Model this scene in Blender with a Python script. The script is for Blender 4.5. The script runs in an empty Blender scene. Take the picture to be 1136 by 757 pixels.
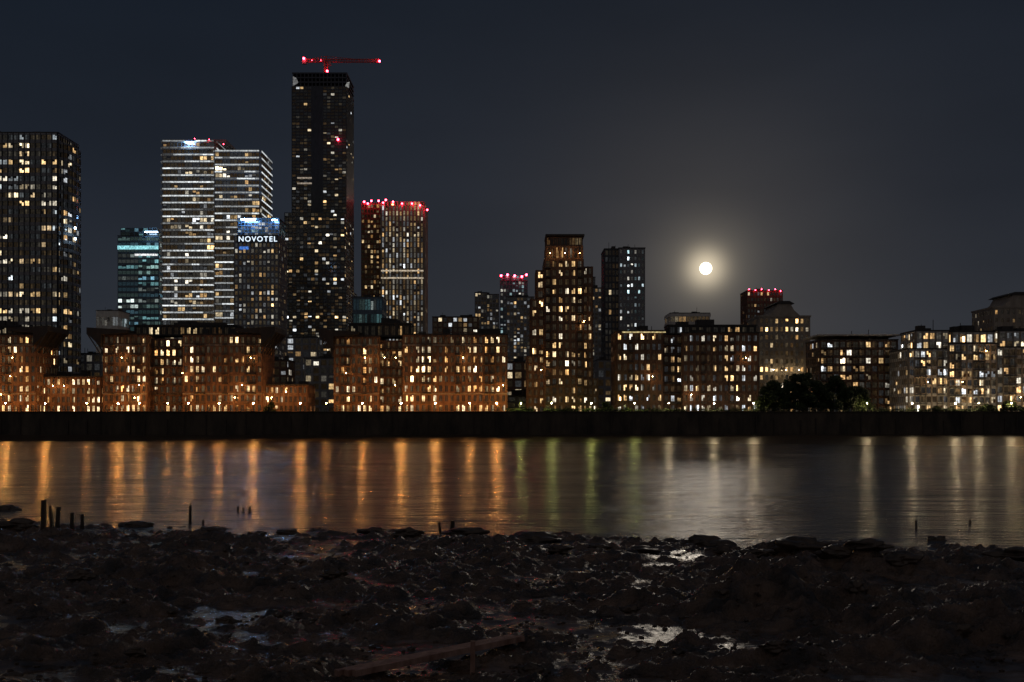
import bpy, math, random, bmesh
from mathutils import Vector, noise
random.seed(7)
R=random.random
F=1136.0
def X(px,D): return (px-568.0)*D/F
def Z(py,D): return 7.0+(464.0-py)*D/F
QZ=8.7
sc=bpy.context.scene
sc.view_settings.view_transform='Standard'; sc.view_settings.look='None'; sc.view_settings.exposure=0

# ------------------------------------------------ materials
def newmat(name):
    m=bpy.data.materials.new(name); m.use_nodes=True
    nt=m.node_tree; b=nt.nodes['Principled BSDF']; return m,nt,b
def wallmat(name,c1,c2,scale=0.6,rough=0.8,metal=0.0,course=0):
    m,nt,b=newmat(name); N=nt.nodes; L=nt.links
    tc=N.new('ShaderNodeTexCoord'); n=N.new('ShaderNodeTexNoise'); n.inputs['Scale'].default_value=scale; n.inputs['Detail'].default_value=8; n.inputs['Roughness'].default_value=.65
    mp=N.new('ShaderNodeMapping'); mp.inputs['Scale'].default_value=(1,1,0.35)
    L.new(tc.outputs['Object'],mp.inputs[0]); L.new(mp.outputs[0],n.inputs['Vector'])
    r=N.new('ShaderNodeValToRGB'); r.color_ramp.elements[0].position=0.32; r.color_ramp.elements[1].position=0.68
    r.color_ramp.elements[0].color=(*c1,1); r.color_ramp.elements[1].color=(*c2,1)
    L.new(n.outputs['Fac'],r.inputs[0]); L.new(r.outputs[0],b.inputs['Base Color'])
    b.inputs['Roughness'].default_value=rough; b.inputs['Metallic'].default_value=metal
    n2=N.new('ShaderNodeTexNoise'); n2.inputs['Scale'].default_value=8; L.new(tc.outputs['Object'],n2.inputs['Vector'])
    bp=N.new('ShaderNodeBump'); bp.inputs['Strength'].default_value=0.3; bp.inputs['Distance'].default_value=0.05
    L.new(n2.outputs['Fac'],bp.inputs['Height']); L.new(bp.outputs[0],b.inputs['Normal'])
    return m
M={}
M['brick']=wallmat('red_brick',(0.13,0.07,0.042),(0.38,0.215,0.125),scale=.9)
M['brickdark']=wallmat('dark_brick',(0.10,0.055,0.04),(0.21,0.12,0.08))
M['stone']=wallmat('pale_stone',(0.26,0.22,0.18),(0.42,0.37,0.31))
M['white']=wallmat('white_render',(0.5,0.47,0.43),(0.7,0.67,0.62))
M['dark']=wallmat('dark_cladding',(0.022,0.026,0.034),(0.055,0.058,0.07),rough=0.45)
M['grey']=wallmat('grey_cladding',(0.16,0.16,0.17),(0.28,0.28,0.29),rough=0.6)
M['bluegl']=wallmat('blue_glass_cladding',(0.05,0.09,0.13),(0.12,0.19,0.26),rough=0.25)
M['roof']=wallmat('roof_slate',(0.03,0.028,0.028),(0.06,0.055,0.05),rough=0.7)
M['metal']=wallmat('painted_steel',(0.05,0.05,0.05),(0.09,0.09,0.09),rough=0.5,metal=0.3)
M['redlitsteel']=wallmat('red_lit_steel',(0.35,0.05,0.04),(0.5,0.08,0.06),rough=0.5)  # crane steel with the red of its lights put into the colour
M['concrete']=wallmat('river_wall_concrete',(0.025,0.021,0.017),(0.11,0.085,0.06),scale=0.25)
M['quay']=wallmat('quay_paving',(0.12,0.11,0.1),(0.2,0.18,0.16))
M['wood']=wallmat('wet_timber',(0.02,0.015,0.011),(0.06,0.04,0.028),scale=3,rough=0.5)
M['plank']=wallmat('red_brown_timber',(0.22,0.11,0.08),(0.6,0.38,0.3),scale=4,rough=0.6)
M['rock']=wallmat('wet_rock',(0.025,0.019,0.015),(0.12,0.085,0.06),scale=2,rough=0.28)
m,nt,b=newmat('window_glass'); N=nt.nodes; L=nt.links
at=N.new('ShaderNodeAttribute'); at.attribute_name='lit'
tc=N.new('ShaderNodeTexCoord'); n=N.new('ShaderNodeTexNoise'); n.inputs['Scale'].default_value=1.1; n.inputs['Detail'].default_value=3
L.new(tc.outputs['Object'],n.inputs['Vector'])
mr=N.new('ShaderNodeMapRange'); mr.inputs[1].default_value=0.3; mr.inputs[2].default_value=0.7; mr.inputs[3].default_value=0.35; mr.inputs[4].default_value=1.95
L.new(n.outputs['Fac'],mr.inputs[0]); L.new(at.outputs['Color'],b.inputs['Emission Color']); L.new(mr.outputs[0],b.inputs['Emission Strength'])
b.inputs['Base Color'].default_value=(0.012,0.014,0.018,1); b.inputs['Roughness'].default_value=0.12
m.cycles.emission_sampling='NONE'; M['glass']=m
def emis(name,col,s,samp='NONE'):
    m,nt,b=newmat(name); b.inputs['Base Color'].default_value=(0.1,0.1,0.1,1)
    b.inputs['Emission Color'].default_value=(*col,1); b.inputs['Emission Strength'].default_value=s
    m.cycles.emission_sampling=samp; return m
M['redlight']=emis('red_aviation_light',(1,0.03,0.06),45,'FRONT')
for i,s in enumerate((300,640,1150)): M['sodium%d'%i]=emis('sodium_lamp_glass',(1,0.39,0.085),s,'FRONT')
M['wallamp']=emis('wall_lantern_glass',(1,0.5,0.16),200,'FRONT')
M['ledwhite']=emis('warm_white_lamp_glass',(1,0.75,0.42),560,'FRONT')
M['greenlamp']=emis('yellow_green_lamp_glass',(0.85,0.85,0.22),260,'FRONT')
M['bluesign']=emis('blue_white_sign_light',(0.75,0.88,1.0),1.5)
M['bluecrown']=emis('blue_flood_light',(0.24,0.5,1.0),150,'FRONT')
M['whitecrown']=emis('cool_white_flood_light',(0.5,0.75,1.0),34,'FRONT')

# ------------------------------------------------ mesh builder
class B:
    def __init__(s,name):
        s.name=name; s.parts={}; s.rnd=random.Random(len(bpy.data.objects)*13+11)
        s.root=bpy.data.objects.new(name,None); sc.collection.objects.link(s.root)
    def part(s,p,mat):
        return s.parts.setdefault(p,dict(v=[],f=[],m=mat,c=[]))
    def quad(s,p,mat,pts,col=(0,0,0)):
        d=s.part(p,mat); k=len(d['v']); d['v']+= [tuple(q) for q in pts]; d['f'].append(tuple(range(k,k+len(pts)))); d['c'].append(col)
    def box(s,p,mat,o,u,n,ur,nr,zr,col=(0,0,0)):
        P=[]
        for z in zr:
            for (a,c) in ((ur[0],nr[0]),(ur[1],nr[0]),(ur[1],nr[1]),(ur[0],nr[1])):
                P.append((o[0]+u[0]*a+n[0]*c,o[1]+u[1]*a+n[1]*c,z))
        d=s.part(p,mat); k=len(d['v']); d['v']+=P
        for f in ((0,1,2,3),(4,5,6,7),(0,1,5,4),(1,2,6,5),(2,3,7,6),(3,0,4,7)):
            d['f'].append(tuple(k+i for i in f)); d['c'].append(col)
    def abox(s,p,mat,x0,x1,y0,y1,z0,z1,col=(0,0,0)):
        s.box(p,mat,(0,0),(1,0),(0,1),(x0,x1),(y0,y1),(z0,z1),col)
    def beam(s,p,mat,a,b,r):
        a=Vector(a); b=Vector(b); d=(b-a).normalized(); up=Vector((0,0,1)) if abs(d.z)<0.9 else Vector((1,0,0))
        u=d.cross(up).normalized()*r; w=d.cross(u).normalized()*r
        P=[a+u+w,a+u-w,a-u-w,a-u+w,b+u+w,b+u-w,b-u-w,b-u+w]
        q=s.part(p,mat); k=len(q['v']); q['v']+=[tuple(t) for t in P]
        for f in ((0,1,2,3),(4,5,6,7),(0,1,5,4),(1,2,6,5),(2,3,7,6),(3,0,4,7)):
            q['f'].append(tuple(k+i for i in f)); q['c'].append((0,0,0))
    def ball(s,p,mat,c,r):
        bm=bmesh.new(); bmesh.ops.create_icosphere(bm,subdivisions=1,radius=r)
        q=s.part(p,mat); k=len(q['v']); q['v']+=[(v.co.x+c[0],v.co.y+c[1],v.co.z+c[2]) for v in bm.verts]
        for f in bm.faces: q['f'].append(tuple(k+v.index for v in f.verts)); q['c'].append((0,0,0))
        bm.free()
    def prism(s,p,mat,poly,z0,z1):
        n=len(poly)
        for i in range(n):
            a,b=poly[i],poly[(i+1)%n]
            s.quad(p,mat,[(*a,z0),(*b,z0),(*b,z1),(*a,z1)])
        s.quad(p,mat,[(*q,z1) for q in poly])
    def xzprism(s,p,mat,poly,y0,y1):
        n=len(poly)
        for i in range(n):
            a,b=poly[i],poly[(i+1)%n]
            s.quad(p,mat,[(a[0],y0,a[1]),(b[0],y0,b[1]),(b[0],y1,b[1]),(a[0],y1,a[1])])
        s.quad(p,mat,[(q[0],y0,q[1]) for q in poly]); s.quad(p,mat,[(q[0],y1,q[1]) for q in poly][::-1])
    def facade(s,p0,p1,z0,z1,floors,bays,wall,lit=0.4,pal='warm',bright=0.8,band=0.3,pier=0.3,proud=0.3,panes=2,
               pierm=None,bandm=None,balc=(),glow=None,blank=(),group=2,bandproud=None,lobby=False,dim=0.012):
        r=s.rnd
        p0=Vector((p0[0],p0[1])); p1=Vector((p1[0],p1[1])); W=(p1-p0).length; u=(p1-p0)/W; n=Vector((u.y,-u.x)); o=p0
        bays=max(1,int(bays)); fh=(z1-z0)/floors; bw=W/bays
        pierm=pierm or wall; bandm=bandm or wall
        bp=bandproud if bandproud else proud-0.06
        for i in range(bays+1):
            hw=bw*pier/2; c=i*bw
            a=max(0.0,c-hw); e=min(W,c+hw)
            s.box('walls_piers_'+pierm,M[pierm],o,u,n,(a,e),(0,proud),(z0,z1+0.05))
        for j in range(floors+1):
            zb=z0+j*fh; h=fh*band/2
            s.box('floor_bands_'+bandm,M[bandm],o,u,n,(0.01,W-0.01),(0,bp),(max(z0,zb-h),min(z1,zb+h)))
            if glow and 0<j<=floors:
                k=0
                while k<bays:
                    e=min(bays,k+r.choice((2,3,5,6)))
                    g=glow[3]*math.exp(r.gauss(0,0.35))*(0.2 if r.random()<0.12 else 1)
                    s.box('balcony_glow',M['glass'],o,u,n,(k*bw+0.02,e*bw-0.02),(bp,bp+0.06),(zb-fh*0.09,zb+fh*0.1),tuple(c*g for c in glow[:3]))  # emissive strips on the band fronts stand in for lit balcony ceilings
                    k=e
        # columns of flats that are mostly dark / mostly lit
        colb={g:r.choice((.35,.7,1,1.2,1.5)) for g in range(bays//group+1)}
        for j in range(floors):
            st={}; fb=r.choice((.5,.9,1,1.3))
            for i in range(bays):
                if i in blank:
                    s.box('walls_piers_'+pierm,M[wall],o,u,n,(i*bw+bw*pier/2,(i+1)*bw-bw*pier/2),(0,proud-0.1),(z0+j*fh,z0+(j+1)*fh)); continue
                g=i//group
                if g not in st:
                    pr=lit*colb[g]*fb
                    if lobby and j==0: pr=.8
                    on=r.random()<pr; st[g]=(on,PAL[pal](r),bright*math.exp(r.gauss(-0.6,0.8)))
                on,col,bb=st[g]
                if r.random()<0.2: on=(not on) and r.random()<lit+min(.2,lit)
                a=i*bw+bw*pier/2; e=(i+1)*bw-bw*pier/2; za=z0+j*fh+fh*band/2; zb=z0+(j+1)*fh-fh*band/2
                pw=(e-a)/panes
                for q in range(panes):
                    if on:
                        v=bb*r.uniform(0.5,1.3)*(0.12 if r.random()<0.18 else 1)
                    else:
                        v=(dim if r.random()<0.8 else max(dim,0.035))*bright
                    cc=tuple(c*v for c in col)
                    x0=a+q*pw+0.06; x1=a+(q+1)*pw-0.06
                    zt=zb; zl=za
                    if on and r.random()<0.35: zt=za+(zb-za)*r.uniform(0.5,0.95)
                    elif on and r.random()<0.15: zl=zb-(zb-za)*r.uniform(.3,.6)
                    P=[(x0,zl),(x1,zl),(x1,zt),(x0,zt)]
                    s.quad('windows',M['glass'],[(o.x+u.x*t+n.x*0.03,o.y+u.y*t+n.y*0.03,z) for t,z in P],cc)
                if i in balc:
                    zb0=z0+j*fh
                    s.box('balconies',M['metal'],o,u,n,(i*bw+0.1,(i+1)*bw-0.1),(proud,proud+1.3),(zb0-0.1,zb0+0.12))
                    s.box('balconies',M['metal'],o,u,n,(i*bw+0.1,(i+1)*bw-0.1),(proud+1.24,proud+1.3),(zb0+0.95,zb0+1.08))
                    nb=6
                    for t in range(nb+1):
                        xx=i*bw+0.15+(bw-0.3)*t/nb
                        s.box('balconies',M['metal'],o,u,n,(xx-0.025,xx+0.025),(proud+1.24,proud+1.29),(zb0+0.12,zb0+0.95))
    def block(s,px0,px1,py,D,depth,floors,bays,wall,pybase=None,roof=True,sides=True,sbays=None,**k):
        x0,x1=X(px0,D),X(px1,D); z1=Z(py,D); z0=QZ if pybase is None else Z(pybase,D)
        poly=[(x0,D),(x1,D),(x1,D+depth),(x0,D+depth)]
        s.prism('walls_core_'+wall,M[wall],poly,z0,z1)
        s.facade((x0,D),(x1,D),z0,z1,floors,bays,wall,**k)
        if sides:
            k2=dict(k); k2['blank']=(); k2['balc']=(); k2['lit']=k.get('lit',.4)*.7
            sb=sbays or max(2,round(depth/((x1-x0)/bays)))
            s.facade((x1,D),(x1,D+depth),z0,z1,floors,sb,wall,**k2)
            s.facade((x0,D+depth),(x0,D),z0,z1,floors,sb,wall,**k2)
        if roof:
            s.abox('roof_slab',M['roof'],x0-0.45,x1+0.45,D-0.45,D+depth+0.45,z1+0.06,z1+0.5)
            w=x1-x0; r=s.rnd
            for i in range(2+int(w/15)):
                a=x0+w*r.uniform(0.08,0.8); b_=a+r.uniform(2,w*0.16+2); y=D+depth*r.uniform(0.2,0.5)
                s.abox('roof_plant',M['roof'],a,min(b_,x1-1),y,y+r.uniform(2,4),z1+0.5,z1+0.5+r.uniform(0.8,2.2))
            for i in range(2):
                a=x0+w*r.uniform(0.1,0.9); s.beam('roof_masts',M['metal'],(a,D+depth*0.4,z1),(a,D+depth*0.4,z1+r.uniform(2,4.5)),0.09)
        return x0,x1,z0,z1
    def walllamps(s,px0,px1,D,zs,n,mat='wallamp'):
        for i in range(n):
            x=X(s.rnd.uniform(px0,px1),D); z=QZ+s.rnd.choice(zs)
            s.beam('lantern_brackets',M['metal'],(x,D-.2,z+.35),(x,D-2.2,z+.35),.05); s.ball('wall_lanterns',M[mat],(x,D-2.2,z),.13)
    def done(s):
        for p,d in s.parts.items():
            me=bpy.data.meshes.new(p); me.from_pydata(d['v'],[],d['f']); me.materials.append(d['m'])
            if d['m']==M['glass']:
                a=me.color_attributes.new('lit','FLOAT_COLOR','CORNER'); fl=[]
                for f,c in zip(d['f'],d['c']): fl+= [c[0],c[1],c[2],1.0]*len(f)
                a.data.foreach_set('color',fl)
            else:
                bm=bmesh.new(); bm.from_mesh(me); bmesh.ops.recalc_face_normals(bm,faces=bm.faces); bm.to_mesh(me); bm.free()
            ob=bpy.data.objects.new(p,me); sc.collection.objects.link(ob); ob.parent=s.root
        return s.root
def _warm(r): return r.choice([(1,.55,.2),(1,.66,.3),(1,.74,.42),(1,.62,.26),(1,.85,.62)])
def _orange(r): return r.choice([(1,.5,.16),(1,.6,.24),(1,.68,.32),(1,.8,.5),(1,.72,.36),(1,.78,.46)])
def _cool(r): return r.choice([(.75,.92,1),(.9,.97,1),(1,.95,.82),(.6,.9,.95)])
def _mix(r): return r.choice([(1,.66,.3),(1,.8,.5),(1,.92,.75),(.9,.95,1),(1,.6,.25)])
def _soft(r): return r.choice([(1,.66,.3),(1,.8,.5),(1,.9,.7),(1,.72,.4),(.85,.95,1)])
def _teal(r): return r.choice([(.35,.8,.85),(.5,.85,.8),(.3,.65,.85),(.8,.95,.9)])
PAL=dict(warm=_warm,orange=_orange,cool=_cool,mix=_mix,teal=_teal,soft=_soft)
def redlights(b,pts,D,r=0.7):
    for px,py in pts: b.ball('aviation_lights',M['redlight'],(X(px,D),D,Z(py,D)),r)

# ------------------------------------------------ TOWERS
b=B('residential_tower'); b.block(-40,64,148,430,20,34,17,'dark',lit=0.32,pal='soft',bright=0.95,band=0.42,pier=0.2,proud=0.5,group=2,bandm='grey')
cx,cy=X(66,432),433.0
poly=[(cx+3.2*math.cos(t)*1.0,cy+8+9*math.sin(t)) for t in [math.radians(a) for a in range(-90,91,22)]]
b.prism('walls_core_dark',M['dark'],[(cx-2,cy+17)]+[(cx-2,cy-1)]+poly,QZ,Z(158,432))
for i in range(len(poly)-1): b.facade(poly[i],poly[i+1],QZ,Z(158,432),33,1,'dark',lit=0.25,pal='mix',bright=0.6,band=0.4,pier=0.1,proud=0.35,bandm='grey')
for py in (250,262): b.abox('blue_edge_lights',M['whitecrown'],X(84,436)+.2,X(84,436)+.7,434.2,434.7,Z(py+2,430),Z(py,430))
b.done()
b=B('glass_office_tower'); b.block(131,176,262,900,35,32,10,'bluegl',lit=0.75,pal='teal',bright=0.36,band=0.4,pier=0.08,panes=1,group=5,proud=0.4,dim=.08)
b.block(134,174,253,903,25,2,8,'bluegl',pybase=262,lit=0.3,pal='teal',bright=0.2,band=0.2,pier=0.1,panes=1,roof=False)
b.abox('sign_band',M['glass'],X(131,900),X(176,900),898.6,899.3,Z(277,900),Z(273,900),(.25,.6,.65))
b.abox('sign_band',M['glass'],X(150,900),X(175,900),898.6,899.3,Z(284,900),Z(282,900),(.8,.8,.8))
b.abox('top_sign_light',M['whitecrown'],X(162,900),X(176,900),897,897.4,Z(258.6,900),Z(257.6,900))
b.done()
b=B('office_building'); b.block(107,131,345,700,20,5,8,'white',lit=0.9,pal='cool',bright=0.25,band=0.6,pier=0.1,panes=1,dim=.15); b.done()
b=B('banded_apartment_tower')
kb=dict(lit=0.34,pal='mix',bright=0.7,band=0.42,pier=0.1,proud=0.5,bandproud=1.3,bandm='white',glow=(.92,.98,1,.42),panes=1,dim=.03)
b.block(181,238,157,652,26,40,14,'grey',**kb)
b.block(239,288,168,645,29,38,12,'grey',sbays=6,**kb)
b.abox('added_streak_light',M['bluecrown'],X(206,650),X(214,650),649.6,649.9,Z(158.6,650),Z(157.6,650))  # added blue panel, put in to throw a blue streak on the river
b.abox('crown',M['grey'],X(181,652),X(250,652),654,676,Z(157,652),Z(154,652)); redlights(b,[(216,154),(232,155),(262,168),(290,170),(248,160)],650,.3); b.done()
b=B('hotel_tower')
b.block(260,309,262,600,22,30,11,'grey',lit=0.42,pal='mix',bright=0.5,band=0.35,pier=0.4,proud=0.3,panes=1,group=1,roof=False,dim=.05)
b.block(264,309,243,603,17,5,12,'bluegl',pybase=262,lit=0.75,pal='cool',bright=0.3,band=0.2,pier=0.1,panes=1,dim=.1)
b.abox('sign_board',M['dark'],X(263,600),X(309,600),598.9,599.5,Z(270,600),Z(261,600))
b.abox('crown_floodlight',M['bluecrown'],X(268,600),X(284,600),599.0,599.3,Z(244.4,600),Z(243.4,600))
b.abox('crown_floodlight',M['bluecrown'],X(302,600),X(308,600),599.0,599.3,Z(245,600),Z(244,600))
b.abox('blue_light_panel',M['glass'],X(266,600),X(276,600),599,599.6,Z(277,600),Z(274,600),(.05,.15,.5))
root=b.done()
tx=bpy.data.curves.new('sign_letters','FONT'); tx.body='NOVOTEL'; tx.size=4.3; tx.extrude=0.15; tx.space_character=1.22; tx.materials.append(M['bluesign'])
to=bpy.data.objects.new('sign_letters',tx); sc.collection.objects.link(to); to.rotation_euler=(math.pi/2,0,0); to.location=(X(265,600),598.6,Z(268.5,600)); to.parent=root
b=B('dark_skyscraper'); D=700
ks=dict(pal='mix',bright=0.8,band=0.34,pier=0.14,proud=0.35,panes=1,roof=False,sbays=7,group=1,dim=.006)
b.block(324,384,96,D,32,40,14,'dark',lit=0.09,pybase=240,blank=(5,6,7),**ks)
b.block(316,382,236,D-8,40,21,16,'dark',lit=0.16,pybase=330,**ks)
b.block(312,384,318,D-14,46,40,17,'dark',lit=0.14,**ks)
for t in range(15):
    px=325+t*59/14; b.abox('crown_fins',M['dark'],X(px,D)-.35,X(px,D)+.35,D+0.5,D+2,Z(96,D),Z(81,D))
    b.abox('crown_fins',M['dark'],X(px,D)-.35,X(px,D)+.35,D+28,D+30,Z(96,D),Z(81,D))
for py in (96,91,86,81): b.abox('crown_rings',M['dark'],X(324,D),X(385,D),D+0.2,D+31,Z(py,D)-0.5,Z(py,D)+0.4)
b.abox('crown_core',M['dark'],X(333,D),X(378,D),D+5,D+26,Z(96,D),Z(79,D))
b.quad('crown_lights',M['glass'],[(X(325,D),D-.3,Z(96,D)),(X(331,D),D-.3,Z(92,D)),(X(329,D),D-.3,Z(87,D)),(X(325,D),D-.3,Z(85,D))],(.12,.12,.12))
b.quad('crown_lights',M['glass'],[(X(383,D),D-.3,Z(96,D)),(X(387,D),D-.3,Z(98,D)),(X(388,D),D-.3,Z(91,D)),(X(385,D),D-.3,Z(92,D))],(.2,.2,.19))
for py in (197,203,245,252): b.abox('lit_floor',M['glass'],X(330,D),X(346,D),D-.7,D-.4,Z(py+1.6,D),Z(py,D),(.22,.18,.14))
redlights(b,[(375,155)],698,.8)
b.done()
b=B('tower_crane'); D=712
zt=Z(68,D); mx=X(362,D)
def truss(b,a,c,w,n,r,mat='redlitsteel'):
    a=Vector(a); c=Vector(c); d=(c-a); up=Vector((0,0,1)) if abs(d.normalized().z)<.9 else Vector((1,0,0))
    s1=d.cross(up).normalized()*w/2; s2=d.cross(s1).normalized()*w/2
    offs=[s1+s2,s1-s2,-s1-s2,-s1+s2]
    for o in offs: b.beam('lattice',M[mat],a+o,c+o,r)
    for i in range(n):
        p=a+d*(i/n); q=a+d*((i+1)/n)
        for k in range(4): b.beam('lattice',M[mat],p+offs[k],q+offs[(k+1)%4],r*.7)
truss(b,(mx,D,Z(96,D)),(mx,D,zt),2.2,10,.28)
truss(b,(X(340,D),D,zt+.3),(X(421,D),D,zt+.2),1.8,28,.15)
b.beam('a_frame',M['redlitsteel'],(mx,D,zt),(mx,D,Z(62.5,D)),.35)
b.beam('tie_rods',M['redlitsteel'],(mx,D,Z(62.5,D)),(X(338,D),D,zt+1),.13); b.beam('tie_rods',M['redlitsteel'],(mx,D,Z(62.5,D)),(X(400,D),D,zt+1),.13)
b.abox('counterweight',M['grey'],X(335.5,D),X(340,D),D-1.2,D+1.2,zt-2,zt+1.2)
b.abox('cab',M['grey'],mx+1.3,mx+3.3,D-1,D+1,zt-3,zt-.8)
redlights(b,[(337,65),(421,68),(363,79)],D-2.4,.85); redlights(b,[(346,67),(356,67)],D-2,.25); b.done()
b=B('finned_apartment_tower'); D=800
b.block(423,470,228,D,30,40,12,'stone',lit=0.75,pal='mix',bright=0.5,band=0.12,pier=0.5,proud=0.9,panes=1,roof=False,sbays=6,group=1,dim=.12)  # dense pale window glow stands in for floodlight on the fins
b.block(423,470,224,D+1,28,1,13,'stone',pybase=229,lit=1,pal='warm',bright=1.4,band=0.1,pier=0.4,proud=.5,panes=1,roof=False)
for py in (300,308): b.abox('lit_floor',M['glass'],X(423,D),X(470,D),D-1.2,D-.95,Z(py+1.5,D),Z(py,D),(.4,.33,.24))
redlights(b,[(425,225),(436,224),(446,226),(457,226),(466,228),(474,233)],D-2,.75); b.done()
b=B('brown_apartment_tower'); D=815
b.block(401,424,226,D,30,42,7,'brickdark',lit=0.5,pal='orange',bright=0.55,band=0.4,pier=0.3,panes=1,group=1); redlights(b,[(404,224),(412,223),(420,223),(428,222),(408,226)],D-2,.85); b.done()
b=B('blue_lit_building'); b.block(392,424,330,600,20,8,10,'bluegl',lit=0.7,pal='teal',bright=0.09,band=0.3,pier=0.15,panes=1,dim=.2); b.done()
b=B('distant_tower'); D=800; b.block(527,553,327,D,20,28,8,'grey',lit=.35,pal='mix',bright=.35,panes=1); b.block(527,540,325,D-2,10,6,4,'grey',pybase=352,lit=.4,pal='mix',bright=.35,panes=1); b.done()
b=B('blue_topped_tower'); D=860; b.block(555,585,312,D,22,36,9,'bluegl',lit=.45,pal='cool',bright=.4,panes=1); b.block(557,580,306,D+2,18,2,6,'bluegl',pybase=312,lit=.9,pal='teal',bright=.3,panes=1,roof=False)
redlights(b,[(556,306),(563,305),(571,306),(579,307),(584,305)],D-2,1.0); b.done()
b=B('grey_tower'); b.block(562,592,330,640,20,32,8,'grey',lit=.3,pal='mix',bright=.5,panes=1,group=1); b.done()
b=B('grey_tower'); b.block(656,671,320,640,20,32,4,'grey',lit=.2,pal='mix',bright=.3,panes=1,group=1); b.block(650,660,308,690,20,34,3,'grey',lit=.2,pal='mix',bright=.3,panes=1,group=1); b.done()
b=B('white_grid_tower'); D=480; b.block(687,715,276,D,18,25,7,'grey',lit=.55,pal='cool',bright=.85,band=.5,pier=.45,panes=1,group=1,sbays=4)
b.block(671,686.5,277,D+2,16,25,4,'dark',lit=.06,pal='mix',bright=.4,panes=1); b.done()
b=B('white_striped_block'); b.block(744,787,348,600,20,9,10,'white',lit=.5,pal='mix',bright=.4,band=.55,pier=.15,panes=1,bandproud=.8,proud=.4,dim=.08); b.done()
b=B('apartment_tower'); D=700; b.block(829,868,323,D,20,22,11,'brickdark',lit=.45,pal='mix',bright=.5,band=.45,pier=.4,panes=1,group=1); redlights(b,[(831,321),(838,322),(845,321),(853,322),(860,321),(866,323)],D-1,.4); b.done()
def gable(name,px0,px1,py,pk,D,depth,floors,bays,**k):
    b=B(name); x0,x1,z0,z1=b.block(px0,px1,py,D,depth,floors,bays,'stone',roof=False,**k)
    c=(x0+x1)/2; w=(x1-x0); zp=Z(pk,D)
    b.xzprism('gable_roof',M['stone'],[(x0+w*.15,z1+.02),(x1-w*.15,z1+.02),(x1-w*.3,z1+(zp-z1)*.45),(c+w*.12,zp-.5),(c-w*.12,zp-.5),(x0+w*.3,z1+(zp-z1)*.45)],D+.1,D+depth*.9)
    b.xzprism('roof_slopes',M['roof'],[(c-w*.2,zp-.75),(c+w*.2,zp-.75),(c+w*.1,zp+.3),(c-w*.1,zp+.3)],D-.6,D+depth)
    b.abox('cornice',M['stone'],x0-.5,x1+.5,D-.6,D+depth+.5,z1+.03,z1+.6)
    for q in (.25,.5,.75): b.ball('cornice_lanterns',M['ledwhite'],(x0+w*q,D-3,z0+(z1-z0)*.45),.08); b.beam('lantern_brackets',M['metal'],(x0+w*q,D,z0+(z1-z0)*.45+.3),(x0+w*q,D-3,z0+(z1-z0)*.45+.3),.06)
    b.done()
gable('gabled_stone_apartment_block',842,898,352,335,380,18,12,10,lit=.48,pal='warm',bright=1.4,band=.46,pier=.46,panes=1,group=1)
gable('gabled_stone_apartment_block',1102,1160,342,325,400,18,13,9,lit=.3,pal='warm',bright=.6,band=.5,pier=.55,panes=1,group=1)

# ------------------------------------------------ waterfront
def wing(b,px,py,D,depth,sgn,w=16):
    xe=X(px,D); z=lambda p:Z(p,D); xw=X(px+sgn*w,D); xi=X(px-sgn*28,D)
    b.xzprism('winged_eaves',M['roof'],[(xe,z(py+22)),(xw,z(py+6)),(xw,z(py)),(xi,z(py+2.5)),(xi,z(py+6)),(xe,z(py+8))],D-2.2,D+depth)
    for k in range(5):
        yy=D-2+k*depth/4; b.beam('eave_brackets',M['metal'],(xe+sgn*.1,yy,z(py+30)),(xw,yy,z(py+6)),.16)
def stringcourse(b,px0,px1,D,pys):
    for py in pys: b.abox('string_courses',M['stone'],X(px0,D)-.1,X(px1,D)+.1,D-.42,D-.31,Z(py,D)-.22,Z(py,D)+.22)
kw=dict(pal='orange',bright=1.7,band=.40,pier=.48,panes=2,group=1,proud=.28,lobby=True)
b=B('brick_apartment_block'); D=336
b.block(-45,40,372,D,16,8,13,'brick',lit=.42,balc=(3,4,8),**kw); wing(b,40,362,D,14,1); b.block(-40,20,363,D+5,8,1,10,'roof',pybase=371,lit=.5,pal='orange',bright=.6,band=.3,pier=.3); stringcourse(b,-45,40,D,(437,383)); b.walllamps(-30,38,D,(6,12,18),4); b.done()
b=B('low_brick_building'); b.block(46,112,419,341,12,4,12,'brick',lit=.45,**kw); b.walllamps(50,110,341,(6,9),2); b.done()
b=B('brick_apartment_block')
b.block(115,163,372,D,16,8,8,'brick',lit=.4,balc=(1,5,6),**kw); wing(b,115,364,D,14,-1)
b.block(163.5,203,376,D+4,12,8,6,'brickdark',lit=.42,balc=(0,1,2,4,5),roof=False,**kw)
b.block(203.5,291,372,D,16,8,14,'brick',lit=.4,balc=(2,3,7,11,12),**kw); wing(b,291,363,D,14,1)
b.block(150,262,362,D+6,8,1,16,'roof',pybase=372.5,lit=.35,pal='orange',bright=.6,band=.3,pier=.4); stringcourse(b,115,163,D,(437,383)); stringcourse(b,203.5,291,D,(437,383)); b.walllamps(118,288,D,(5,9,13,18),7); b.done()
b=B('low_brick_building'); b.block(294,341,428,340,12,3,9,'brick',lit=.45,**kw); b.walllamps(296,338,340,(5,7),2); b.done()
b=B('brick_apartment_block')
b.block(371,420,374,D,16,8,8,'brick',lit=.42,balc=(1,2,5),**kw); wing(b,371,366,D,14,-1)
b.block(420.5,447,378,D+3,12,8,4,'brickdark',lit=.55,balc=(0,1,2,3),roof=False,**kw)
b.block(447.5,562,372,D,16,8,18,'brick',lit=.46,balc=(3,4,9,14,15),**kw)
b.block(388,455,360,D+5,9,1,9,'roof',pybase=374,lit=.5,pal='orange',bright=.7,band=.3,pier=.4); stringcourse(b,371,420,D,(437,383)); stringcourse(b,447.5,562,D,(437,383))
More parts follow.
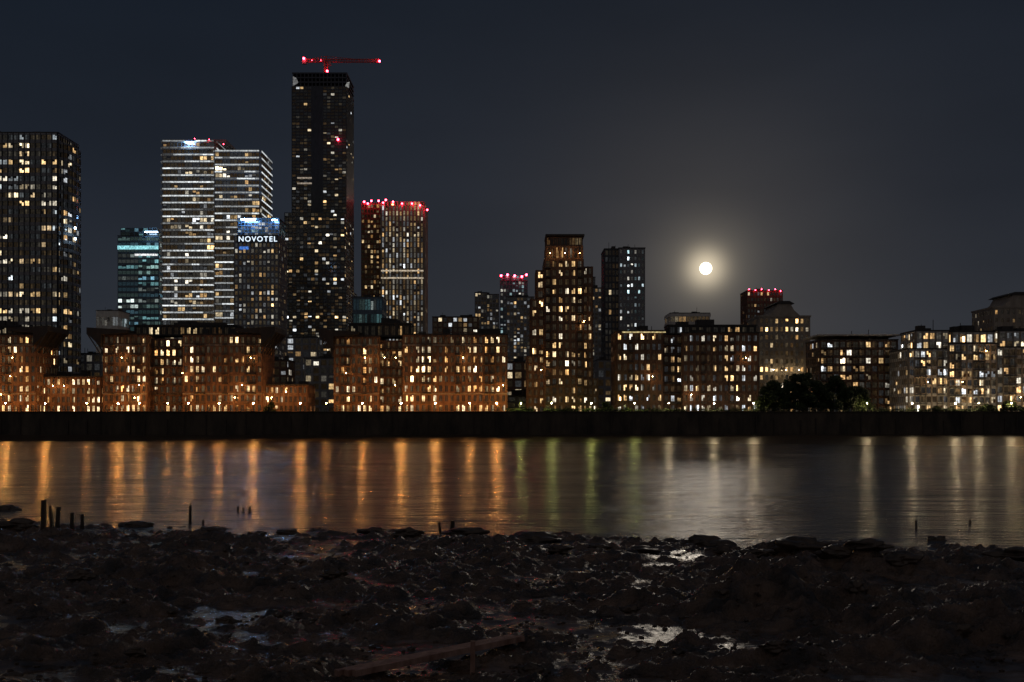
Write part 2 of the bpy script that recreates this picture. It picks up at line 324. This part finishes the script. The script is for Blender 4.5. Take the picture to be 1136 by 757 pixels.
for px in (480,520,548): b.abox('chimneys',M['brick'],X(px,D),X(px+5,D),D+6,D+8,Z(372,D),Z(366,D))
b.walllamps(374,560,D,(5,9,13,18),7); b.done()
b=B('stepped_brick_tower'); D=340
k2=dict(pal='warm',bright=1.35,band=.40,pier=.45,panes=2,group=1,proud=.3)
b.block(585,604,395,D+1,15,7,3,'brickdark',lit=.42,roof=False,**k2); b.block(589,604,332,D+1.6,13,6,2,'brickdark',pybase=395,lit=.4,roof=False,**k2)
b.block(595,604,300,D+2.2,11,3,1,'brickdark',pybase=332,lit=.4,roof=False,**k2)
b.block(647,663,420,D+1,15,4,3,'brickdark',lit=.4,roof=False,**k2); b.block(647,657,296,D+1.6,13,12,2,'brickdark',pybase=420,lit=.42,roof=False,**k2)
b.block(604.3,646.7,288,D-2,17,17,6,'brickdark',lit=.6,roof=False,sides=True,balc=(0,5),**k2)
b.block(606,646,273,D-1.5,12,1,8,'brick',pybase=288,lit=.25,pal='warm',bright=.25,band=.25,pier=.5,roof=False)
b.block(606.5,645.5,263,D-1,10,1,10,'brickdark',pybase=273,lit=.3,pal='orange',bright=.12,band=.25,pier=.2,roof=False)
b.abox('crown_roof',M['roof'],X(605,D),X(648,D),D-2,D+10,Z(263,D)+.05,Z(261,D))
for px in (610,626,642): b.ball('wall_lanterns',M['wallamp'],(X(px,D),D-4,Z(283,D)),.09); b.beam('lantern_brackets',M['metal'],(X(px,D),D-4,Z(282,D)),(X(px,D),D-2,Z(282,D)),.06)
b.walllamps(590,660,D-2,(14,22,30),2); b.done()
b=B('dark_brick_apartment_block'); D=338
kd=dict(pal='mix',bright=1.3,band=.44,pier=.46,panes=2,group=1,proud=.28,lobby=True)
b.block(684,735,368,D,16,8,8,'brickdark',lit=.5,balc=(2,),**kd); b.block(735.5,757,372,D+3,12,8,3,'brickdark',lit=.5,balc=(0,1,2),roof=False,**kd)
b.block(757.5,841,370,D,16,8,13,'brickdark',lit=.38,balc=(3,8),**kd); b.block(742,838,362,D+6,8,1,12,'roof',pybase=371,lit=.3,pal='mix',bright=.6,band=.3,pier=.4)
b.abox('lit_cornice',M['glass'],X(690,D),X(738,D),D-.9,D-.6,Z(369.5,D),Z(368.3,D),(.5,.4,.18)); b.walllamps(688,838,D,(6,12,18),3); b.done()
b=B('balcony_apartment_block'); D=352
b.block(910,995,378,D,16,9,12,'brickdark',lit=.36,pal='mix',bright=1.0,band=.36,pier=.22,proud=.4,balc=(0,1,5,6,10,11),panes=2,group=1)
b.abox('flat_roof_canopy',M['white'],X(905,D),X(997,D),D-2.5,D+17,Z(373,D),Z(371.5,D)); b.done()
b=B('white_apartment_block'); D=334
kk=dict(lit=.58,pal='mix',bright=1.5,band=.36,pier=.26,proud=.4,panes=2,group=1,lobby=True,pierm='stone')
b.block(1008,1052,388,D,16,7,7,'brickdark',balc=(1,2,5),bandm='white',**kk); b.block(1016,1052,368,D+3,12,2,5,'white',pybase=388,**kk)
b.block(1052.5,1105,382,D-1,16,8,8,'brickdark',balc=(0,1,4,5),bandm='white',**kk); b.block(1056,1102,369,D+2,12,1,6,'white',pybase=382,**kk)
b.block(1105.5,1175,386,D,16,7,10,'brickdark',balc=(1,2,5,6),bandm='white',**kk); b.block(1108,1170,368,D+3,12,2,8,'white',pybase=386,**kk); b.walllamps(1012,1170,D-1,(5,10,15,20),5); b.done()
rr=random.Random(5)
for i,(a,c,py,D) in enumerate([(78,112,393,460),(296,318,400,460),(318,352,375,560),(338,372,398,470),(560,590,402,430),(663,686,400,440),(840,910,412,400),(994,1010,405,420),(480,530,352,700),(560,600,440,360),(900,1000,395,560),(716,746,372,520)]):
    b=B('distant_apartment_block'); b.block(a,c,py,D,16,max(3,int((458-py)*D/F/3.3)),max(3,int((c-a)*D/F/3.4)),rr.choice(['grey','brickdark','grey']),lit=rr.uniform(.25,.45),pal='mix',bright=.6,panes=1,group=1); b.done()
for (x0,w,h,D) in [(-330,60,26,336),(-260,60,26,336),(225,60,28,336),(300,70,24,336),(-420,40,90,500),(380,40,60,520)]:
    b=B('apartment_building'); p0=x0*F/D+568; b.block(p0,p0+w*F/D,464-(QZ+h-7)*F/D,D,16,int(h/3.2),int(w/3.4),'brick' if x0<0 else 'stone',lit=.4,pal='warm',bright=.7,group=1); b.done()

# ------------------------------------------------ embankment
b=B('river_embankment_wall'); rw=random.Random(4)
b.abox('wall',M['concrete'],-1500,1500,322,324,-2,QZ+.1)
b.abox('coping',M['concrete'],-1500,1500,321.7,324.2,QZ+.1,QZ+.4)
for i in range(-60,61):
    x=i*6.4+rw.uniform(-1.5,1.5); b.abox('timber_fenders',M['wood'],x-.16,x+.16,321.75,322.05,-1,QZ-rw.uniform(.3,2.5))
for i in range(-190,191): b.abox('railing',M['metal'],i*1.9-.04,i*1.9+.04,322.6,322.68,QZ+.4,QZ+1.5)
for z in (1.0,1.5): b.abox('railing',M['metal'],-360,360,322.58,322.7,QZ+z-.03,QZ+z+.03)
b.done()
def grid_obj(name,xs,ys,fn,mat,attr=False):
    v=[];w=[]
    for y in ys:
        for x in xs:
            p,q=fn(x,y); v.append(p); w.append(q)
    n=len(xs); f=[(j*n+i,j*n+i+1,(j+1)*n+i+1,(j+1)*n+i) for j in range(len(ys)-1) for i in range(n-1)]
    me=bpy.data.meshes.new(name); me.from_pydata(v,[],f); me.materials.append(mat)
    if attr:
        a=me.attributes.new('wet','FLOAT','POINT'); a.data.foreach_set('value',w)
    for p in me.polygons: p.use_smooth=True
    ob=bpy.data.objects.new(name,me); sc.collection.objects.link(ob); return ob
grid_obj('city_ground',[-3000,3000],[323.9,6000],lambda x,y:((x,y,QZ),0),M['quay'])

# mud
m,nt,b_=newmat('wet_mud'); N=nt.nodes; L=nt.links
tc=N.new('ShaderNodeTexCoord'); wa=N.new('ShaderNodeAttribute'); wa.attribute_name='wet'
def nz(s,d=6,sc_=(1,1,1)):
    mp=N.new('ShaderNodeMapping'); mp.inputs['Scale'].default_value=sc_; L.new(tc.outputs['Object'],mp.inputs[0])
    n=N.new('ShaderNodeTexNoise'); n.inputs['Scale'].default_value=s; n.inputs['Detail'].default_value=d; n.inputs['Roughness'].default_value=.65; L.new(mp.outputs[0],n.inputs['Vector']); return n
n1=nz(.8,8); n2=nz(2.6,10); n3=nz(1.6,6)
cr=N.new('ShaderNodeValToRGB'); cr.color_ramp.elements[0].position=.38; cr.color_ramp.elements[1].position=.66
cr.color_ramp.elements[0].color=(.03,.02,.013,1); cr.color_ramp.elements[1].color=(.24,.15,.098,1)
L.new(n1.outputs['Fac'],cr.inputs[0]); L.new(cr.outputs[0],b_.inputs['Base Color'])
mr=N.new('ShaderNodeMapRange'); mr.inputs[1].default_value=.46; mr.inputs[2].default_value=.62; mr.inputs[3].default_value=.13; mr.inputs[4].default_value=.42
L.new(n3.outputs['Fac'],mr.inputs[0])
mx_=N.new('ShaderNodeMix'); mx_.inputs['B'].default_value=.09
L.new(wa.outputs['Fac'],mx_.inputs['Factor']); L.new(mr.outputs[0],mx_.inputs['A']); L.new(mx_.outputs['Result'],b_.inputs['Roughness'])
b_.inputs['Specular IOR Level'].default_value=1.0
bp=N.new('ShaderNodeBump'); bp.inputs['Distance'].default_value=.3
sm=N.new('ShaderNodeMapRange'); sm.inputs[3].default_value=1; sm.inputs[4].default_value=.12; L.new(wa.outputs['Fac'],sm.inputs[0]); L.new(sm.outputs[0],bp.inputs['Strength'])
L.new(n2.outputs['Fac'],bp.inputs['Height']); L.new(bp.outputs[0],b_.inputs['Normal'])
MUD=m
def mudh(x,y):
    s=59-.22*max(-60,min(60,x))+2.5*noise.noise((x*.11,3.1,0))+1.2*noise.noise((x*.45,7.1,0))
    base=(s-y)*.03
    if y>s: base*=3
    if y<14: base+=(14-y)*.25
    n1=noise.fractal(Vector((x*.15,y*.3,1.7)),1,2,3)
    n2=noise.fractal(Vector((x*.55,y*1.0,5.2)),.8,2.1,5)
    n4=noise.fractal(Vector((x*2.1,y*3.0,2.2)),.8,2.1,3)
    n5=max(0,.35-abs(noise.noise((x*.5,y*.8,21))))  # ridges between gullies
    l=.36*n1+.40*n2+.10*n4+.35*n5-.10
    for (cx,cy,rx,ry,hh) in ((9.3,34,3.6,2.6,1.05),(13.5,29,4.5,2,.6),(-13,39,5,2.5,.4),(3.5,27,3,1.5,.3),(15.5,45,6,2,.7),(-2,50,7,1.6,.25),(-25,52,5,1.5,.3),(-3,55.5,5,1.2,.3),(-18,57,5,1.2,.25)):
        q=((x-cx)/rx)**2+((y-cy)/ry)**2
        if q<6: l+=hh*math.exp(-q)*(1+.5*n2)
    fl=-.02+.12*noise.noise((x*.5,y*.7,8)); wet=0
    if l<fl:
        wet=min(1,(fl-l)/.07); l=fl+(l-fl)*.15
    return base+l,wet
ts=[-12,-8,-5,-3,-2,-1.5,-1.2]+[-1+2*i/560 for i in range(561)]+[1.2,1.5,2,3,5,8,12]
ys=[-60,-30,-10,0,5,9,12]+[14*(85/14)**(i/460) for i in range(461)]+[100,130]
def mf(t,y):
    x=t*max(y,14)*.62; h,w=mudh(x,y)
    return (x,y,h),w
grid_obj('mudflat',ts,ys,mf,MUD,True)
def ff(x,v):
    ye=min(321,300-(x*.42 if x>0 else x*.12))+3*noise.noise((x*.03,0,0)); ye=max(ye,205)
    y=323-(323-ye+6)*v
    return (x,y,1.9*(1-v)**1.2-.35*v**2+.35*noise.fractal(Vector((x*.2,y*.3,0)),1,2,4)*(1-v*.6)),0.3*v
grid_obj('far_foreshore',[-600+i*2.0 for i in range(601)],[i/24 for i in range(25)],ff,M['rock'],True)

# ------------------------------------------------ water
m,nt,b_=newmat('river_water_surface'); N=nt.nodes; L=nt.links
tc=N.new('ShaderNodeTexCoord')
b_.inputs['Base Color'].default_value=(.07,.08,.10,1); b_.inputs['IOR'].default_value=1.6
def wz(s,sc_,d=4):
    mp=N.new('ShaderNodeMapping'); mp.inputs['Scale'].default_value=sc_; L.new(tc.outputs['Object'],mp.inputs[0])
    n=N.new('ShaderNodeTexNoise'); n.inputs['Scale'].default_value=s; n.inputs['Detail'].default_value=d; n.inputs['Roughness'].default_value=.6; L.new(mp.outputs[0],n.inputs['Vector']); return n
a=wz(.9,(.4,1,1),7); c=wz(.22,(.4,1,1),5); e=wz(.06,(.3,1,1),6)
ad=N.new('ShaderNodeMath'); ad.operation='MULTIPLY_ADD'; ad.inputs[1].default_value=4.5; L.new(c.outputs['Fac'],ad.inputs[0]); L.new(a.outputs['Fac'],ad.inputs[2])
bp=N.new('ShaderNodeBump'); bp.inputs['Strength'].default_value=.85; bp.inputs['Distance'].default_value=.19; L.new(ad.outputs[0],bp.inputs['Height']); L.new(bp.outputs[0],b_.inputs['Normal'])
mr=N.new('ShaderNodeMapRange'); mr.inputs[1].default_value=.38; mr.inputs[2].default_value=.62; mr.inputs[3].default_value=.14; mr.inputs[4].default_value=.25
L.new(e.outputs['Fac'],mr.inputs[0]); L.new(mr.outputs[0],b_.inputs['Roughness'])
grid_obj('river_water',[-2500,2500],[-5,322.5],lambda x,y:((x,y,0),0),m)

# ------------------------------------------------ lamps
def lamp(px,mat,D=325.0,h=3.0,r=.2):
    b=B('street_lamp'); x=X(px,D)
    b.beam('post',M['metal'],(x,D,QZ),(x,D,QZ+h-.3),.07); b.beam('base',M['metal'],(x,D,QZ),(x,D,QZ+.5),.14)
    b.ball('lantern_globe',M[mat],(x,D,QZ+h),r)
    b.abox('lantern_cap',M['metal'],x-.2,x+.2,D-.2,D+.2,QZ+h+r,QZ+h+r+.08); b.done()
for px,i in ((-60,1),(-30,1),(6,2),(50,2),(96,0),(131,2),(155,1),(186,0),(209,1),(243,1),(281,2),(333,2),(362,0),(402,1),(445,2),(483,2),(521,1),(551,2)): lamp(px,'sodium%d'%i)
for px in (578,612,656,704): lamp(px,'greenlamp')
for px in (742,792,836,962,1012,1060,1086,1122,1170): lamp(px,'ledwhite',r=.16)

# ------------------------------------------------ foliage
m,nt,b=newmat('leaves'); N=nt.nodes; L=nt.links
g=N.new('ShaderNodeNewGeometry'); r=N.new('ShaderNodeValToRGB'); r.color_ramp.elements[0].color=(.015,.028,.01,1); r.color_ramp.elements[1].color=(.07,.10,.03,1)
L.new(g.outputs['Random Per Island'],r.inputs[0]); L.new(r.outputs[0],b.inputs['Base Color']); b.inputs['Roughness'].default_value=.6
LEAF=m
def leaves(name,clumps,per,ls,seed):
    r=random.Random(seed); v=[];f=[]
    for (c,rad) in clumps:
        for i in range(per):
            d=Vector((r.gauss(0,1),r.gauss(0,1),r.gauss(0,1))).normalized()*rad*(r.random()**.45)
            p=Vector(c)+Vector((d.x,d.y,d.z*.75)); a=Vector((r.gauss(0,1),r.gauss(0,1),r.gauss(0,1))).normalized(); bb=a.orthogonal().normalized()
            s=ls*r.uniform(.6,1.3); k=len(v); v+=[p-a*s,p+bb*s*.5,p+a*s,p-bb*s*.5]; f.append((k,k+1,k+2,k+3))
    me=bpy.data.meshes.new(name); me.from_pydata(v,[],f); me.materials.append(LEAF); ob=bpy.data.objects.new(name,me); sc.collection.objects.link(ob); return ob
def tree(px,py,D,w,seed,nc=40,per=230,rad=(1.1,2.1)):
    r=random.Random(seed); x=X(px,D); H=Z(py,D)-QZ; b=B('tree')
    base=Vector((x,D,QZ)); top=base+Vector((0,0,H*.5))
    for i in range(4): b.beam('trunk',M['wood'],base+(top-base)*(i/4),base+(top-base)*((i+1)/4+.01),.35-.06*i)
    cl=[]
    for i in range(nc):
        t=r.uniform(0,2*math.pi); q=r.random()**.5; zz=r.random()
        rd=w*.5*math.sqrt(max(.05,1-(zz*1.0)**2.2))
        c=base+Vector((math.cos(t)*q*rd,math.sin(t)*q*rd*.7,H*(.12+.76*zz)))
        cl.append((c,r.uniform(*rad)))
        if i<9: b.beam('limbs',M['wood'],base+(top-base)*r.uniform(.5,1),c,.1)
    b.done(); o=leaves('crown',cl,per,.45,seed); o.parent=b.root
tree(858,422,329,11,1); tree(890,411,329,15,2,46); tree(922,415,329,14,3,46); tree(948,428,329,11,4); tree(1040,452,327,4,5,14,120,(.6,1))
tree(1096,450,328,6,6,20,150,(.7,1.2)); tree(1122,446,328,8,7,24,150,(.8,1.4)); tree(673,446,328,3.5,8,14,120,(.5,.9)); tree(300,446,329,3,9,12,120,(.5,.9))
for (a,c,s) in ((563,590,1),(604,640,2),(648,700,3),(706,760,4),(770,850,5),(850,960,8),(970,1030,6),(1040,1085,7)):
    r=random.Random(s); leaves('hedge',[((X(a+(c-a)*i/18,326),326+r.uniform(-.4,.8),QZ+.5+r.uniform(0,.5)),r.uniform(.6,1.1)) for i in range(19)],80,.24,s)

# ------------------------------------------------ foreground
def rock(name,x,y,z,sx,sy,sz,seed,mat=None):
    bm=bmesh.new(); bmesh.ops.create_icosphere(bm,subdivisions=4,radius=1)
    for v in bm.verts:
        n=noise.fractal(v.co*1.2+Vector((seed*7.7,0,0)),1,2,5); v.co*=1+.6*n
        v.co=Vector((v.co.x*sx,v.co.y*sy,v.co.z*sz))
    me=bpy.data.meshes.new(name); bm.to_mesh(me); bm.free(); me.materials.append(mat or M['rock'])
    for p in me.polygons: p.use_smooth=True
    o=bpy.data.objects.new(name,me); sc.collection.objects.link(o); o.location=(x,y,z); return o
def ground(px,py):
    y=15.0
    while y<120:
        x=X(px,y); z=Z(py,y)
        if z<=max(0,mudh(x,y)[0]): return x,y,max(0,mudh(x,y)[0])
        y+=.1
    return X(px,y),y,0
for i,(px,py,sx,sz) in enumerate([(778,604,1.3,.4),(882,610,1.4,.5),(590,601,1.4,.4),(410,591,.6,.25),(1040,600,.5,.25),(1125,618,1.2,.35),(962,606,1.0,.25),(150,584,1.0,.25),(6,566,1.0,.3),(515,593,1.1,.25),(450,592,.8,.25),(712,612,.8,.15),(665,608,.6,.12),(590,748,.35,.2),(20,584,1.2,.35),(800,612,.7,.25),(925,614,.7,.25),(620,611,.6,.2),(840,616,.6,.2),(235,589,.8,.2),(320,592,.7,.2),(1000,622,.7,.3),(950,655,.35,.2),(370,640,.4,.18),(90,640,.5,.2),(700,680,.3,.15),(250,690,.3,.14),(860,720,.3,.14),(1060,700,.35,.18),(150,725,.25,.12)]):
    x,y,z=ground(px,py); rock('boulder',x,y,z+.02,sx,sx*.6,sz,i+1)
r=random.Random(3); bm=bmesh.new()
for i in range(4200):
    y=18*(62/18)**r.random(); x=r.uniform(-.6,.6)*y
    if noise.noise((x*.25,y*.4,4))<0 and r.random()<.85: continue
    h,w=mudh(x,y)
    if h<0: continue
    s=r.uniform(.025,.08)*(2.4 if r.random()<.07 else 1)
    g=bmesh.ops.create_icosphere(bm,subdivisions=1,radius=1)
    for v in g['verts']: v.co=Vector((v.co.x*s*r.uniform(.9,1.3)*1.2+x,v.co.y*s*r.uniform(.9,1.2)+y,v.co.z*s*.6+h+.01))
me=bpy.data.meshes.new('scattered_stones'); bm.to_mesh(me); bm.free(); me.materials.append(M['rock'])
o=bpy.data.objects.new('scattered_stones',me); sc.collection.objects.link(o)
for (px,p1,p0,rad,lean) in [(48,556,587,.11,.02),(58,562,585,.08,-.1),(63,563,585,.10,.1),(80,570,586,.1,0),(91,571,587,.09,.03),(211,561,580,.08,.0),(264,562,568,.08,0),(270,563,568,.07,0),(277,562,568,.09,0),(489,580,592,.08,-.15),(501,578,592,.13,.1),(1016,578,586,.06,0),(1076,577,581,.07,0),(524,712,747,.055,.02),(225,577,582,.06,.1)]:
    x,y,z=ground(px,p0)
    h=(p0-p1)*y/F; b=B('wooden_post')
    for k in range(4):
        b.beam('timber',M['plank' if px==524 else 'wood'],(x+lean*h*k/4,y,z-.3+(h+.3)*k/4),(x+lean*h*(k+1)/4,y,z-.3+(h+.3)*(k+1)/4+.01),rad*(1-.12*k*r.random()))
    b.done()
x0,y0,z0=ground(378,752); x1,y1,z1=ground(580,712)
lift=0
for i in range(21):
    t=i/20; lift=max(lift,mudh(x0+(x1-x0)*t,y0+(y1-y0)*t)[0]-(z0+(z1-z0)*t))
lift=min(lift*.7,.3)
b=B('wooden_plank'); a=Vector((x0,y0,z0+.08+lift)); c=Vector((x1,y1,z1+.08+lift)); d=(c-a); L_=d.length; d.normalize(); s=d.cross(Vector((0,0,1))).normalized(); up=s.cross(d)
for k in range(3):
    o_=s*(k-1)*.17; e0=r.uniform(0,.25); e1=r.uniform(0,.3)
    P=[]
    for t in (e0,L_-e1):
        for (q,w) in ((-.08,-.09),(.08,-.09),(.08,.05),(-.08,.05)): P.append(a+o_+d*t+s*q+up*(w+.012*k))
    dd=b.part('board',M['plank']); kk_=len(dd['v']); dd['v']+=[tuple(p) for p in P]
    for f in ((0,1,2,3),(4,5,6,7),(0,1,5,4),(1,2,6,5),(2,3,7,6),(3,0,4,7)): dd['f'].append(tuple(kk_+i for i in f)); dd['c'].append((0,0,0))
b.done()

# ------------------------------------------------ moon + sky + light
az=math.atan2(783-568,F); el=math.atan2(464-298,math.hypot(F,215))
md=Vector((math.sin(az)*math.cos(el),math.cos(az)*math.cos(el),math.sin(el)))
bm=bmesh.new(); bmesh.ops.create_uvsphere(bm,u_segments=32,v_segments=16,radius=17.5); me=bpy.data.meshes.new('moon'); bm.to_mesh(me); bm.free()
for p in me.polygons: p.use_smooth=True
me.materials.append(emis('moon_surface',(1,.9,.68),4)); o=bpy.data.objects.new('moon',me); sc.collection.objects.link(o); o.location=Vector((0,0,7))+md*3000
w=bpy.data.worlds.new('World'); sc.world=w; w.use_nodes=True; nt=w.node_tree; N=nt.nodes; L=nt.links; bg=N['Background']
tc=N.new('ShaderNodeTexCoord'); nrm=N.new('ShaderNodeVectorMath'); nrm.operation='NORMALIZE'; L.new(tc.outputs['Generated'],nrm.inputs[0])
sp=N.new('ShaderNodeSeparateXYZ'); L.new(nrm.outputs[0],sp.inputs[0])
cr=N.new('ShaderNodeValToRGB'); E=cr.color_ramp.elements
E[0].position=0; E[0].color=(.027,.031,.038,1); E[1].position=1; E[1].color=(.02,.021,.025,1)
for p,c in ((.08,(.0225,.0265,.0345)),(.2,(.0145,.0187,.0275)),(.38,(.0078,.0120,.0200)),(.5,(.011,.014,.021))):
    q=E.new(p); q.color=(*c,1)
L.new(sp.outputs['Z'],cr.inputs[0])
dt=N.new('ShaderNodeVectorMath'); dt.operation='DOT_PRODUCT'; L.new(nrm.outputs[0],dt.inputs[0]); dt.inputs[1].default_value=md
cl=N.new('ShaderNodeMath'); cl.operation='MAXIMUM'; cl.inputs[1].default_value=0; L.new(dt.outputs['Value'],cl.inputs[0])
cur=cr.outputs[0]
for pw,col in ((7500,(.60,.50,.34)),(1200,(.10,.085,.062)),(110,(.028,.023,.017)),(14,(.006,.0045,.003))):
    p=N.new('ShaderNodeMath'); p.operation='POWER'; p.inputs[1].default_value=pw; L.new(cl.outputs[0],p.inputs[0])
    s=N.new('ShaderNodeVectorMath'); s.operation='SCALE'; s.inputs[0].default_value=col; L.new(p.outputs[0],s.inputs['Scale'])
    a=N.new('ShaderNodeVectorMath'); a.operation='ADD'; L.new(cur,a.inputs[0]); L.new(s.outputs[0],a.inputs[1]); cur=a.outputs[0]
# added warm glow in the unseen sky behind the camera, brightens mud and facades
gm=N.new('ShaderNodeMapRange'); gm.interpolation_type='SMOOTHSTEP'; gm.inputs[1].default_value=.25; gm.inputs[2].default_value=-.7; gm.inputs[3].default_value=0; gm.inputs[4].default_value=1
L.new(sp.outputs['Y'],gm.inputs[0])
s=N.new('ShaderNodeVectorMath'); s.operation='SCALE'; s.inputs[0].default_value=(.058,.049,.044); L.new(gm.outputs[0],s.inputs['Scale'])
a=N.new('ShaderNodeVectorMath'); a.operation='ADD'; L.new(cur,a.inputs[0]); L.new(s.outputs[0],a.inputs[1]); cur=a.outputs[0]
cn=N.new('ShaderNodeTexNoise'); cn.inputs['Scale'].default_value=2.2; cn.inputs['Detail'].default_value=3
mp=N.new('ShaderNodeMapping'); mp.inputs['Scale'].default_value=(1,1,3); L.new(nrm.outputs[0],mp.inputs[0]); L.new(mp.outputs[0],cn.inputs['Vector'])
mr=N.new('ShaderNodeMapRange'); mr.inputs[1].default_value=.3; mr.inputs[2].default_value=.7; mr.inputs[3].default_value=.86; mr.inputs[4].default_value=1.14; L.new(cn.outputs['Fac'],mr.inputs[0])
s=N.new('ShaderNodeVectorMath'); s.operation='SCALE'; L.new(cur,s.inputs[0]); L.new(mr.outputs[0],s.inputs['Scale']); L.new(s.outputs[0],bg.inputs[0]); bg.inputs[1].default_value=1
sd=bpy.data.lights.new('moonlight','SUN'); sd.energy=.019; sd.angle=math.radians(4); sd.color=(1,.87,.72)
so=bpy.data.objects.new('moonlight',sd); sc.collection.objects.link(so)
e2=math.radians(11); dv=-Vector((math.sin(az)*math.cos(e2),math.cos(az)*math.cos(e2),math.sin(e2)))
so.rotation_euler=dv.to_track_quat('-Z','Y').to_euler()

cam=bpy.data.cameras.new('camera'); cam.lens=36; cam.sensor_width=36; cam.shift_y=85.5/1136; cam.clip_end=20000; cam.clip_start=.5
co=bpy.data.objects.new('camera',cam); sc.collection.objects.link(co); co.location=(0,0,7); co.rotation_euler=(math.pi/2,0,0); sc.camera=co
